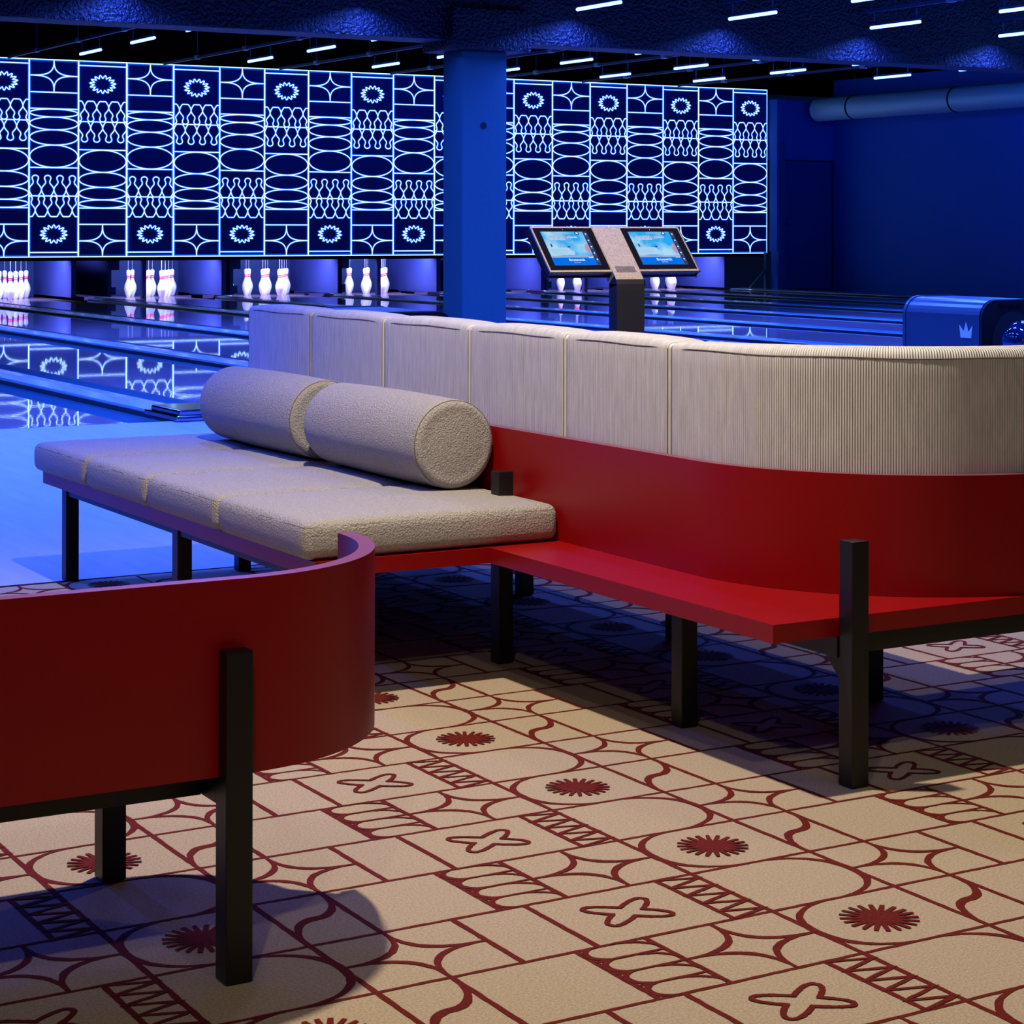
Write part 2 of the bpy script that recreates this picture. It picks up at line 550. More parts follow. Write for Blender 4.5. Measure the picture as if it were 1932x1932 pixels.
for i, c0 in enumerate(CAPS):
    wid = .25 if i < len(CAPS)-1 else .55
    e = empty('lane_divider', (c0+.125, 10.22, 0))
    tag(e, 'low glossy divider strip between lanes, %s from the tall blue side wall' % ordinal(len(CAPS)-i), 'lane divider', 'divider strips between the lanes')
    bm = bmesh.new()
    prof = [(c0,-.12),(c0,.006),(c0+.012,.022),(c0+wid/2,.030),(c0+wid-.012,.022),(c0+wid,.006),(c0+wid,-.12)]
    rows = [[bm.verts.new((x,y,z)) for x,z in prof] for y in (10.215, 27.6)]
    for k in range(len(prof)-1): bm.faces.new((rows[0][k],rows[0][k+1],rows[1][k+1],rows[1][k]))
    bm.faces.new(rows[0]); bm.faces.new(rows[1])
    bmesh.ops.recalc_face_normals(bm, faces=bm.faces)
    rel(obj('divider_strip', bm, M['divider']), e)
    rel(obj('painted_shade_strip', box(c0-.022, c0-.001, 10.22, 27.6, -.03, .014), M['kiosk_black']), e)  # black strip painted in for the shaded near side of the divider
    if i < len(CAPS)-1:
        # rounded end housing at the foul line
        bm = box(c0-.03, c0+.30, 10.13, 10.62, .001, .032, bev=.014, seg=3); box(c0-.01, c0+.28, 10.15, 10.57, .026, .06, bm, bev=.024, seg=6)
        rel(obj('end_cap', bm, M['chrome'], smooth=False), e)

# ------------------------------------------------------------------ pin decks
HEADS = [8.27, 10.44, 12.25, 13.91, 15.62, 17.36, 19.17]
KL = [7.62, 9.56, 11.36, 13.06, 14.85, 16.58, 18.32]
KR = [8.99, 11.18, 12.99, 14.62, 16.44, 18.16, 19.90]
HV = 28.15
NAMES = ['lane deck beside the wide black gap, lower-numbered side','pin deck right of the wide black gap']
def deck_phrase(i):
    return 'white bowling pin on the %s deck from the blue side wall' % ordinal(len(HEADS)-i)
prof = [(0,.001),(0,.0257),(.019,.0358),(.057,.0475),(.0857,.0562),(.1143,.0606),(.149,.0579),(.184,.0465),(.219,.0312),(.238,.0256),(.254,.0232),(.276,.0238),(.298,.0265),(.321,.0300),(.343,.0322),(.360,.0305),(.374,.0215),(.381,.0008)]
SC = .389/.381
def lathe(prof, n=24):
    bm = bmesh.new(); rings = []
    for z, r in prof:
        rings.append([bm.verts.new((r*math.cos(2*PI*k/n), r*math.sin(2*PI*k/n), z)) for k in range(n)])
    for a, b in zip(rings, rings[1:]):
        for k in range(n): bm.faces.new((a[k],a[(k+1)%n],b[(k+1)%n],b[k]))
    bm.faces.new(rings[0][::-1]); bm.faces.new(rings[-1])
    return bm
pin0 = empty('bowling_pin')
obj('pin_body', lathe([(z*SC, r*SC) for z,r in prof]), M['pin'], pin0, smooth=True)
bm = lathe([(.257*SC,.0232*SC+.0006),(.257*SC,.0236*SC+.002),(.270*SC,.0238*SC+.002),(.270*SC,.0238*SC+.0006)])
b2 = lathe([(.280*SC,.0243*SC+.0006),(.280*SC,.0246*SC+.002),(.293*SC,.0262*SC+.002),(.293*SC,.0258*SC+.0006)])
me_ = bpy.data.meshes.new('t'); b2.to_mesh(me_); bm.from_mesh(me_); b2.free(); bpy.data.meshes.remove(me_)
obj('neck_stripe', bm, M['stripe'], pin0, smooth=True)
obj('pull_cord', cyl((0,0,.388),(0,0,1.2),.0022,n=6), M['string'], pin0)
PINPOS = [(0,0,'head pin'),(-.152,.264,'second-row pin, left'),(.152,.264,'second-row pin, right'),
          (-.305,.528,'third-row pin, left'),(0,.528,'third-row pin, middle'),(.305,.528,'third-row pin, right'),
          (-.457,.792,'back-row pin, outer left'),(-.152,.792,'back-row pin, inner left'),(.152,.792,'back-row pin, inner right'),(.457,.792,'back-row pin, outer right')]
first = True
for i, hx in enumerate(HEADS):
    if i == 4: pass
    e = empty('pin_deck', (hx, 28.2, 0))
    tag(e, 'brightly lit pin deck recess, %s from the tall blue side wall' % ordinal(len(HEADS)-i), 'pin deck', 'pin decks')
    l, r = KL[i], KR[i]
    rel(obj('kickback_panel', box(r, r+.07, 27.74, 29.95, .032, .56), M['kick']), e)
    rel(obj('kickback_panel', box(l-.05, l, 27.74, 29.95, .032, .56), M['kick']), e)
    rel(obj('pit_curtain', box(l, r, 29.45, 29.5, .0, .9), M['pit']), e)
    rel(obj('deck_plate', box(l, r, 28.91, 29.44, -.05, -.002), M['deck']), e)
    rel(obj('sensor_box', box(l+.02, l+.13, 27.78, 27.9, .40, .56, bev=.01), M['kick']), e)
    rel(obj('sensor_box', box(l+.02, l+.09, 27.8, 27.9, .06, .17, bev=.01), M['kick']), e)
    # tube lamp hidden above the deck
    rel(obj('deck_lamp', cyl((hx-.5,27.95,.66),(hx+.5,27.95,.66),.013,n=10), M['batten']), e)
    lo = lamp_obj('AREA', (hx, 27.97, .655), (.33,.36,1.0), 75, shape='RECTANGLE', size=1.2, size_y=.08)
    lo.rotation_euler = (math.radians(32), 0, 0)
    rel(lo, e)
    if i == 4: continue
    for dx, dy, ph in PINPOS:
        if (i == 0 and dx < -.2) or (i == 1 and dx < -.4): continue
        p = pin0 if first else copy_tree(pin0)
        first = False
        p.location = (hx+dx, HV+dy, 0)
        side = {'left':'left'}
        tag(p, '%s, %s' % (ph, deck_phrase(i)), 'bowling pin', 'bowling pins on their decks')
# slim posts that carry the masking panels
for k, (x, ph) in enumerate(((10.03,'standing among the pins right of the wide black gap'),(13.655,'in front of the pins nearest the concrete column'),(17.245,'beside the pins under the twin-screen console'))):
    o = obj('support_post', box(x-.028, x+.028, 27.72, 27.80, .001, .60), M['kick'], loc=None)
    tag(o, 'dark slim masking post %s' % ph, 'post', 'masking support posts')
bm = box(20.50, 20.56, 27.42, 27.48, .0, .60)
a = bmesh.ops.create_cube(bm, size=1)
for v in a['verts']:
    x, y, z = v.co
    v.co = Vector((20.20+(z+.5)*.32+(x)*.035, 27.45+y*.03, .03+(z+.5)*.30))
tag(obj('support_post', bm, M['gutter']), 'blue post with a diagonal brace beside the dark doorway', 'post')

# ------------------------------------------------------------------ masking panels with glowing line drawing
VP, U0, DU, ZT, ZB = 27.66, 8.379, .6845, 3.268, .584
HZ = ZT-ZB
def ell(cx, cy, rx, ry, n=40):
    return [(cx+rx*math.cos(2*PI*k/n), cy+ry*math.sin(2*PI*k/n)) for k in range(n)]
def smooth_poly(ctrl, n=6):
    """catmull-rom through control points"""
    out = []
    m = len(ctrl)
    for i in range(m-1):
        p0 = ctrl[max(i-1,0)]; p1 = ctrl[i]; p2 = ctrl[i+1]; p3 = ctrl[min(i+2,m-1)]
        for k in range(n):
            t = k/n
            out.append(tuple(.5*((2*p1[a])+(-p0[a]+p2[a])*t+(2*p0[a]-5*p1[a]+4*p2[a]-p3[a])*t*t+(-p0[a]+3*p1[a]-3*p2[a]+p3[a])*t**3) for a in (0,1)))
    out.append(ctrl[-1])
    return out
def panel_lines():
    """type with the star on top; x 0..1 over the width, t 0 (top)..1 (bottom)"""
    LL = []
    def add(p, closed=False): LL.append((p, closed))
    for t in (.167,.25,.547,.975): add([(0,t),(1,t)])
    # four-pointed star
    cx, cy, hx, hy = .5, .083, .5, .083
    for sa in (-1,1):
        for sb in (-1,1):
            p = []
            for k in range(19):
                th = PI/2*k/18
                a = 1-math.sin(th)**.62; b = 1-math.cos(th)**.62
                p.append((cx+sa*hx*a, cy+sb*hy*b))
            add(p)
    for t0, t1 in ((.251,.292),(.292,.356),(.356,.433),(.433,.546)):
        add(ell(.5,(t0+t1)/2,.49,(t1-t0)/2), True)
    # two rows of skittles
    def skittle(cx, t0, t1, half=0):
        h = t1-t0
        right = smooth_poly([(0,0),(.038,.03),(.062,.10),(.060,.19),(.042,.30),(.050,.40),(.085,.50),(.118,.62),(.124,.72),(.105,.85)], 3) + [(.065,1.0)]
        R = [(cx+x, t0+y*h) for x,y in right]
        Lf = [(cx-x, t0+y*h) for x,y in right]
        if half >= 0: add([q for q in R if q[0] <= 1.0])
        if half <= 0: add([q for q in Lf if q[0] >= 0.0])
    for k in range(4): skittle(.125+.25*k, .586, .690)
    for k in range(5): skittle(.25*k, .690, .794, 1 if k == 0 else (-1 if k == 4 else 0))
    for k in range(4): add([(.06+.25*k,.690),(.19+.25*k,.690)])
    add([(0,.690),(1,.690)])
    add([(0,.794),(.065,.794)]); add([(.935,.794),(1,.794)])
    for k in range(1,4): add([(.25*k-.065,.794),(.25*k+.065,.794)])
    # wavy burst
    n = 15; p = []
    for k in range(n*8):
        th = 2*PI*k/(n*8)
        rr = 1+.19*math.cos(n*th)
        p.append((.5+.225*rr*math.sin(th), .882-.0385*rr*math.cos(th)))
    add(p, True)
    return LL
PL = panel_lines()
def build_panel(k):
    x0 = U0+k*DU
    gap = .0
    e = empty('masking_panel', (x0+DU/2, VP, ZB))
    star_top = (k % 2 == 0)
    pos = ordinal(18-k)
    if star_top: lab = 'navy masking panel with a four-pointed star at its top, %s from the doorway end' % pos
    else: lab = 'navy masking panel with a wavy burst at its top, %s from the doorway end' % pos
    tag(e, lab, 'masking panel', 'glowing masking panels above the pins')
    rel(obj('panel_board', box(x0+.001, x0+DU-.001, VP+.004, VP+.03, ZB, ZT), M['panel']), e)
    for nm, wd, dy, mt in (('glowing_drawing', .0125, .0, M['line']), ('painted_halo', .032, .0016, M['line_halo'])):  # the wider blue ribbon imitates the halo around the lines
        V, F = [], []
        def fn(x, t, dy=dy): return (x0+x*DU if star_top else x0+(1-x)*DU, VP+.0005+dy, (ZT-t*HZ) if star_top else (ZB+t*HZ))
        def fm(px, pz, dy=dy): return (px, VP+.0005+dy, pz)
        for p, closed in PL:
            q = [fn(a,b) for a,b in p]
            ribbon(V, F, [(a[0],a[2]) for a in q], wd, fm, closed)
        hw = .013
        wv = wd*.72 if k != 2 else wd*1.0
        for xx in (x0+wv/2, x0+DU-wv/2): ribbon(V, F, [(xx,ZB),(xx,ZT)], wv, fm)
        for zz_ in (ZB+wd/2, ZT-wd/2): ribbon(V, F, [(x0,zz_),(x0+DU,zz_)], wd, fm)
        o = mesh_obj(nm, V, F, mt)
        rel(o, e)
for k in range(-4, 18): build_panel(k)
structure(obj('trim_3', box(5.0, 20.72, 27.70, 27.78, ZB-.05, ZB-.002), M['dark']))

# ------------------------------------------------------------------ ceiling tube lamps over the lanes
XS = [6.53, 8.30, 9.71, 11.14, 12.55, 13.82, 15.27]
bat0 = empty('tube_lamp')
bm = cyl((0,-.30,0),(0,.30,0),.013,n=12)
bmesh.ops.create_uvsphere(bm, u_segments=10, v_segments=6, radius=.013, matrix=Matrix.Translation((0,-.3,0)))
bmesh.ops.create_uvsphere(bm, u_segments=10, v_segments=6, radius=.013, matrix=Matrix.Translation((0,.3,0)))
obj('lamp_tube', bm, M['batten'], bat0, smooth=True)
bm = box(-.012,.012,-.31,.31,.0135,.032); cyl((0,-.26,.03),(0,-.26,.115),.006,bm,n=8); cyl((0,.26,.03),(0,.26,.115),.006,bm,n=8)
obj('lamp_bracket', bm, M['rail'], bat0)
ld = bpy.data.lights.new('light', 'AREA'); ld.shape = 'RECTANGLE'; ld.size = .03; ld.size_y = .58; ld.spread = math.radians(148); ld.color = BLUE; ld.energy = 30
ldv = ld.copy(); ldv.color = VIOLET; ldv.energy = 75
ldh = bpy.data.lights.new('light', 'POINT'); ldh.color = BLUE; ldh.energy = 30; ldh.shadow_soft_size = .05
lo = bpy.data.objects.new('lamp_glow', ld); lo.location = (0,0,-.025); C.objects.link(lo); lo.parent = bat0
ROWS = [(19.57,2.69,'in the farthest row behind the beam'),(18.10,2.69,'in the middle row behind the beam'),(16.70,2.69,'half hidden just behind the beam'),
        (13.17,2.65,'close in front of the concrete beam'),(11.65,2.65,'second row in front of the concrete beam'),(10.2,2.65,'third row in front of the concrete beam'),(8.7,2.65,'fourth row in front of the concrete beam'),(7.2,2.65,'fifth row in front of the concrete beam')]
XR = [-.9, .95, 2.85, 4.70] + XS + [16.9, 18.4]  # rightmost lamp lines and tracks are added, unseen, to brighten duct and wall
firstb = True
def xshift(x, ri):
    return x
for ri, (yy, zz_, ph) in enumerate(ROWS):
    for xi, x in enumerate(XR):
        if ri == 0 and 15 < x < 16 : continue
        if ri <= 2 and x < 4.5: continue
        if ri >= 5 and (x > 13.5) and ri < 6: continue
        if ri in (3,4) and (x < 2 ): continue
        b = bat0 if firstb else copy_tree(bat0)
        firstb = False
        b.location = (x, yy, zz_ if x < 16 else 3.2)
        if x > 16:  # added high lamps, out of view; point lights brighten the duct
            for ch in b.children:
                if ch.type == 'LIGHT': ch.data = ldh; ch.location = (0, 0, -.06)
        elif ri <= 2:
            for ch in b.children:
                if ch.type == 'LIGHT': ch.data = ldv
        tag(b, 'glowing tube lamp %s, %s in line' % (ph, ordinal(xi+1)), 'tube lamp', 'tube lamps under the ceiling')
for xi, x in enumerate(XR):
    for (y0, y1, ph) in ((13.95, 22.3 if x < 16 else 20.2, 'behind'), (6.5, 13.55, 'in front of')):
        e = empty('lamp_track', (x, (y0+y1)/2, 2.80))
        tag(e, 'thin ceiling track %s the concrete beam carrying the %s line of tube lamps' % (ph, ordinal(xi+1)), 'ceiling track', 'ceiling tracks of the tube lamps')
        z = 3.342 if x > 16 else (2.832 if ph == 'behind' else 2.792)
        rel(obj('track_rail', box(x-.014, x+.014, y0, y1, z-.014, z+.014), M['rail']), e)
        y = y0+.6
        while y < y1:
            rel(obj('track_clip', box(x-.02, x+.02, y-.04, y+.04, z-.02, z+.022), M['clip']), e)
            if y > 13 or x > 7: rel(obj('hanger_rod', cyl((x,y,z+.02),(x,y,3.46),.003,n=6), M['rail']), e)
            y += 1.35

# ------------------------------------------------------------------ spiral duct
e = empty('ventilation_duct', (21.42, 18, 2.94))
tag(e, 'long round blue-lit ventilation duct under the ceiling beside the tall side wall', 'duct')
R = .187
bm = bmesh.new(); n = 40; rows = []
y = 27.2; k = 0
while y > 9.0:
    rr = R + (.0035 if k % 6 == 0 else 0)
    rows.append([bm.verts.new((21.40+rr*math.cos(2*PI*q/n), y, 2.935+rr*math.sin(2*PI*q/n))) for q in range(n)])
    k += 1; y -= .03
for a, b in zip(rows, rows[1:]):
    for q in range(n): bm.faces.new((a[q],b[q],b[(q+1)%n],a[(q+1)%n]))
bm.faces.new(rows[0])
rel(obj('duct_tube', bm, M['duct'], smooth=True), e)
for y in (26.29, 23.89, 21.4, 19.0, 16.6, 14.2, 11.8):
    bm = cyl((21.40,y-.012,2.935),(21.40,y+.012,2.935),R+.008,n=40)
    rel(obj('duct_strap', bm, M['dark']), e)
    rel(obj('hanger_rod', cyl((21.40,y,2.935+R),(21.40,y,3.46),.005,n=6), M['rail']), e)

# ------------------------------------------------------------------ ball returns
def ball_return(x0, y0, w, d, h, label):
    e = empty('ball_return', (x0+w/2, y0+d/2, 0))
    tag(e, label, 'ball return', 'ball return machines')
    def arch(x0,x1,h,r,n=8):
        p = [(x0,0.0),(x0,h-r)]
        for k in range(1,n+1):
            t = PI-PI/2*k/n; p.append((x0+r+r*math.cos(t), h-r+r*math.sin(t)))
        for k in range(n+1):
            t = PI/2-PI/2*k/n; p.append((x1-r+r*math.cos(t), h-r+r*math.sin(t)))
        p.append((x1,0.0))
        return p
    def extr(pts, ya, yb, cap=True):
        bm = bmesh.new()
        A = [bm.verts.new((x,ya,z)) for x,z in pts]; B = [bm.verts.new((x,yb,z)) for x,z in pts]
        m = len(pts)
        for k in range(m): bm.faces.new((A[k],A[(k+1)%m],B[(k+1)%m],B[k]))
        if cap: bm.faces.new(A); bm.faces.new(B)
        bmesh.ops.recalc_face_normals(bm, faces=bm.faces)
        return bm
    P = arch(x0, x0+w, h, .095)
    rel(obj('hood_shell', extr(P, y0+.015, y0+d), M['hood_side']), e)
    P2 = arch(x0-.004, x0+w+.004, h+.004, .098)
    rel(obj('hood_rim', extr(P2, y0+d, y0+d+.02), M['hood_side']), e)
    f = rel(obj('front_face', extr(arch(x0+.004, x0+w-.004, h-.004, .092), y0, y0+.014), M['hood_black']), e)
    o = obj('ball_opening', extr([(x0+w/2-.133,.16)]+[(x0+w/2+.133*math.cos(PI-PI*k/16), .44+.146*math.sin(PI*k/16)) for k in range(17)]+[(x0+w/2+.133,.16)], y0-.002, y0+.001), M['hole_black'], f); o.matrix_parent_inverse = f.matrix_world.inverted() @ Matrix.Identity(4)
    o.parent = e; o.matrix_parent_inverse = Matrix.Translation(-Vector(e.location))
    # lettering and crown
    crown = [(-.040,0),(.040,0),(.050,.062),(.018,.030),(0,.078),(-.018,.030),(-.050,.062)]
    bm = bmesh.new()
    vs = [bm.verts.new((x0-.0035, y0+.105-a*.95, .456+b)) for a,b in crown]
    f_ = bm.faces.new(vs); bmesh.ops.triangulate(bm, faces=[f_])
    r_ = bmesh.ops.extrude_face_region(bm, geom=bm.faces[:])
    for v in [q for q in r_['geom'] if isinstance(q, bmesh.types.BMVert)]: v.co.x += .003
    rel(obj('crown_emblem', bm, M['logo']), e)
    to = text_mesh('Brunswick', .034, M['logo_dark'], .0015)
    to.location = (x0+.125, y0-.003, .603); to.rotation_euler = (PI/2,0,0)
    rel(to, e)
    # ball rack in front
    bm = box(x0+.02, x0+w-.02, y0-.95, y0-.003, .27, .344, bev=.02); box(x0+.1,x0+w-.1,y0-.8,y0-.2,0,.275,bm)
    rel(obj('ball_rack', bm, M['hood_black']), e)
    return e
ball_return(7.138, 7.79, .42, .56, .648, 'blue-grey ball return hood with a crown emblem beyond the curved backrest')
ball_return(3.785, 7.79, .42, .56, .648, 'low ball return hood behind the straight corduroy backrest, beside the column')
bm = bmesh.new(); bmesh.ops.create_uvsphere(bm, u_segments=40, v_segments=24, radius=.103)
b = obj('bowling_ball', bm, M['ball_blue'], smooth=True, loc=(7.235, 7.60, .449))
tag(b, 'blue marbled bowling ball in front of the ball return opening', 'bowling ball')
bm = bmesh.new(); bmesh.ops.create_uvsphere(bm, u_segments=40, v_segments=24, radius=.103)
b = obj('bowling_ball', bm, M['ball_lilac'], smooth=True, loc=(7.345, 7.37, .449))
tag(b, 'pale lilac bowling ball at the picture edge on the ball rack', 'bowling ball')

# ------------------------------------------------------------------ twin-screen console
KX0, KX1 = 3.935, 4.597
KE = empty('scoring_console', (4.262, 6.62, 0))
tag(KE, 'grey twin-screen bowling console on a bent stand behind the corduroy backrest', 'touch screen console')
T0 = Vector((0, 6.72, 1.003)); T1 = Vector((0, 6.572, .838))
TD = (T1-T0); TLn = TD.length; TD = TD.normalized()
TN = Vector((0, TD.z, -TD.y))      # outward normal, towards the lounge and up
if TN.z < 0: TN = -TN
def kp(u, s, off): return Vector((u,0,0))+T0+TD*s+TN*off
def kslab(u0,u1,s0,s1,o0,o1, bev=0, bm=None):
    bm = bm or bmesh.new()
    r = bmesh.ops.create_cube(bm, size=1)
    for v in r['verts']:
        x,y,z = v.co
        v.co = kp(u0+(x+.5)*(u1-u0), s0+(y+.5)*(s1-s0), o0+(z+.5)*(o1-o0))
    if bev:
        es = list({e for v in r['verts'] for e in v.link_edges})
        bmesh.ops.bevel(bm, geom=es, offset=bev, segments=3, affect='EDGES')
    return bm
rel(obj('head_shell', kslab(KX0, KX1, 0, TLn, -.032, -.004, .005), M['kiosk_black']), KE)
rel(obj('head_face', kslab(KX0, KX1, 0, TLn, -.004, .0, .0015), M['grey_metal']), KE)
# bent neck and stand
NX0, NX1 = 4.203, 4.325
prof_ = [kp(0, .0, .002)]
prof_ += [kp(0, TLn, .002)]
bend = kp(0, TLn+.02, .002)
prof_ += [bend]
for k in range(1,7):
    t = k/6*math.radians(42)
    pass
c1 = bend
down = [Vector((0, c1.y-.012, c1.z-.016)), Vector((0, c1.y-.018, c1.z-.034)), Vector((0, c1.y-.019, c1.z-.06)), Vector((0, c1.y-.019, 0.012))]
outer = prof_ + down
inner = [p+Vector((0,.055,-.0)) if p.z < .80 else p-TN*.05 for p in outer]
bm = bmesh.new()
for (xa, xb) in ((NX0, NX1),):
    A = [[bm.verts.new((x, p.y, p.z)) for p in outer] for x in (xa, xb)]
    B = [[bm.verts.new((x, p.y, p.z)) for p in inner] for x in (xa, xb)]
    n = len(outer)
    for k in range(n-1):
        bm.faces.new((A[0][k],A[1][k],A[1][k+1],A[0][k+1]))
        bm.faces.new((B[0][k],B[0][k+1],B[1][k+1],B[1][k]))
        bm.faces.new((A[0][k],A[0][k+1],B[0][k+1],B[0][k]))
        bm.faces.new((A[1][k],B[1][k],B[1][k+1],A[1][k+1]))
    bm.faces.new((A[0][0],B[0][0],B[1][0],A[1][0])); bm.faces.new((A[0][-1],A[1][-1],B[1][-1],B[0][-1]))
bmesh.ops.recalc_face_normals(bm, faces=bm.faces)
for f in bm.faces:
    f.material_index = 0 if f.calc_center_median().z < c1.z-.02 else 1
rel(obj('stand', bm, [M['kiosk_black'], M['grey_metal']]), KE)
rel(obj('base_plate', box(4.12, 4.42, 6.42, 6.82, .0, .012, bev=.004), M['kiosk_black']), KE)
bm = bmesh.new()
for r_ in range(6):
    for c_ in range(18):
        u = 4.222+c_*.0048; s = TLn-.022+r_*.0052
        a = [kp(u,s,.0032), kp(u+.0030,s,.0032), kp(u+.0030,s+.0032,.0032), kp(u,s+.0032,.0032)]
        bm.faces.new([bm.verts.new(q) for q in a])
rel(obj('speaker_grille', bm, M['hole_black']), KE)
sky = emis('screen_sky', (.25,.62,.95), .95)
nt = sky.node_tree; em = [n for n in nt.nodes if n.type == 'EMISSION'][0]
tc = nt.nodes.new('ShaderNodeTexCoord'); nz = nt.nodes.new('ShaderNodeTexNoise'); nz.inputs['Scale'].default_value = 12; rp = nt.nodes.new('ShaderNodeValToRGB')
rp.color_ramp.elements[0].color = (.02,.42,.92,1); rp.color_ramp.elements[1].color = (.42,.74,.95,1); rp.color_ramp.elements[0].position = .35; rp.color_ramp.elements[1].position = .65
nt.links.new(tc.outputs['Object'], nz.inputs['Vector']); nt.links.new(nz.outputs['Fac'], rp.inputs[0]); nt.links.new(rp.outputs[0], em.inputs[0])
SCM = dict(sky=sky, strip=emis('screen_blue_strip', (.0,.16,.85), 1), side=emis('screen_sidebar', (.03,.05,.14), 1), cloud=emis('screen_cloud', (.42,.66,.86), 1),
           pink=emis('screen_pink', (.50,.30,.48), 1), mauve=emis('screen_mauve_line', (.32,.42,.66), 1), white=emis('screen_white', (.75,.85,1), 1), title=emis('screen_title', (.42,.40,.62), 1), navy=emis('screen_navy', (.02,.07,.35), 1))
def screen(u0, u1, first_):
    # glass bezel between s .008 and the lower edge
    g = rel(obj('screen_bezel', kslab(u0, u1, .007, TLn-.008, .0, .0016), M['glass_black']), KE)
    a0 = u0+.026; a1 = u1-.030; s0 = .026; s1 = TLn-.030
    W_, H_ = a1-a0, s1-s0
    def q(x0,x1,y0,y1,off,mt,name):
        bm = bmesh.new()
        bm.faces.new([bm.verts.new(kp(a0+x*W_, s0+y*H_, off)) for x,y in ((x0,y1),(x1,y1),(x1,y0),(x0,y0))])
        o = obj(name, bm, mt); o.parent = d_; return o
    bm = bmesh.new()
    bm.faces.new([bm.verts.new(kp(a0+x*W_, s0+y*H_, .0022)) for x,y in ((0,1),(1,1),(1,0),(0,0))])
    d_ = rel(obj('display', bm, SCM['sky']), KE)
    V, F, MIx = [], [], []
    mats = [SCM['strip'], SCM['side'], SCM['cloud'], SCM['pink'], SCM['mauve'], SCM['white'], SCM['title'], SCM['navy']]
    def pol(pts, mi, off):
        b = len(V); V.extend([tuple(kp(a0+x*W_, s0+y*H_, off)) for x,y in pts]); F.append(tuple(range(b, b+len(pts)))); MIx.append(mi)
    def rc(x0,x1,y0,y1,mi,off): pol([(x0,y1),(x1,y1),(x1,y0),(x0,y0)], mi, off)
    rc(0,.905,.78,1,0,.0026); rc(.905,1,0,1,1,.0030); rc(0,.905,.735,.775,4,.0027)
    # cloud
    cl = [(.02,.70)]+[(.02,.48)]+[(.42+.05*math.sin(t),.53-.05*math.cos(t)) for t in (0,.5,1,1.5)]+[(.50+.04*math.sin(t),.62-.05*math.cos(t)) for t in (0,.6,1.2,1.8)]+[(.52,.70)]
    pol(cl, 2, .0026)
    for k in range(4): rc(.06,.40-.03*(k%2),.53+.04*k,.537+.04*k,4,.0028)
    # half round at the right border
    pol([(.905,.68)]+[(.905-.10*math.sin(PI*t/10),.52+.16*math.cos(PI*t/10)) for t in range(1,10)]+[(.905,.36)], 3, .0026)
    rc(.12,.46,.14,.25,2,.0026)
    # badge
    pol([(.77+.05*math.cos(2*PI*t/14),.055+.05*math.sin(2*PI*t/14)) for t in range(14)], 7, .0027)
    pol([(.77+.026*math.cos(2*PI*t/14),.05+.026*math.sin(2*PI*t/14)) for t in range(14)], 5, .0029)
    rc(.55,.68,.05,.062,4,.0026); rc(.52,.74,.15,.19,2,.0026)
    rc(.09,.125,.37,.46,7,.0026); rc(.28,.31,.37,.43,4,.0026); rc(.44,.50,.44,.48,7,.0027)
    for k in range(5):
        rc(.94,.972,.06+.19*k,.10+.19*k,5,.0033); rc(.93,.98,.135+.19*k,.142+.19*k,4,.0033)
    for k in range(3): rc(.79+.035*k,.815+.035*k,.775,.80,5,.0029)
    o = mesh_obj('screen_picture', V, F, mats, MIx); o.parent = d_
    rot = Matrix((( 1,0,0),(0,-TD.y,-TN.y),(0,-TD.z,-TN.z)))
    rot = Matrix((Vector((1,0,0)), -TD, TN)).transposed()
    for txt, x, y, sz, mt in (('PINPALS', .13, .235, .026, SCM['title']), ('Brunswick', .34, .885, .0165, SCM['white']), ('BOWLING', .43, .945, .006, SCM['white'])):
        to = text_mesh(txt, sz, mt, 0, .0005 if sz > .01 else 0)
        to.matrix_world = Matrix.Translation(kp(a0+x*W_, s0+y*H_, .0034)) @ rot.to_4x4()
        to.parent = d_
    bm = bmesh.new(); bmesh.ops.create_uvsphere(bm, u_segments=8, v_segments=6, radius=.0012, matrix=Matrix.Translation(kp((u0+u1)/2, .016, .0018)))
    cmo = obj('camera_dot', bm, M['logo']); cmo.parent = g
screen(3.941, 4.199, True)
screen(4.329, 4.591, False)

# ------------------------------------------------------------------ lounge seating
def arcpts(cx, cy, r, t0, t1, n=24):
    return [(cx+r*math.cos(math.radians(t0+(t1-t0)*k/n)), cy+r*math.sin(math.radians(t0+(t1-t0)*k/n))) for k in range(n+1)]
def wall_strip(outer, inner, z0, z1):
    """upright bent board between two 2-D lines"""
    bm = bmesh.new()
    n = len(outer)
    R = [[bm.verts.new((x,y,z)) for x,y in ln] for ln in (outer, inner) for z in (z0, z1)]
    o0,o1,i0,i1 = R
    for k in range(n-1):
        bm.faces.new((o0[k],o0[k+1],o1[k+1],o1[k])); bm.faces.new((i0[k],i1[k],i1[k+1],i0[k+1]))
        f = bm.faces.new((o1[k],o1[k+1],i1[k+1],i1[k])); f.material_index = 1
        bm.faces.new((o0[k],i0[k],i0[k+1],o0[k+1]))
    f = bm.faces.new((o0[0],o1[0],i1[0],i0[0])); f.material_index = 1
    f = bm.faces.new((o0[-1],i0[-1],i1[-1],o1[-1])); f.material_index = 1
    bmesh.ops.recalc_face_normals(bm, faces=bm.faces)
    return bm
def square_leg(x0, y0, z1, parent, w=.038, name='leg'):
    o = obj(name, box(x0, x0+w, y0, y0+w, 0.0012, z1, bev=.0025), M['black'])
    rel(o, parent); return o
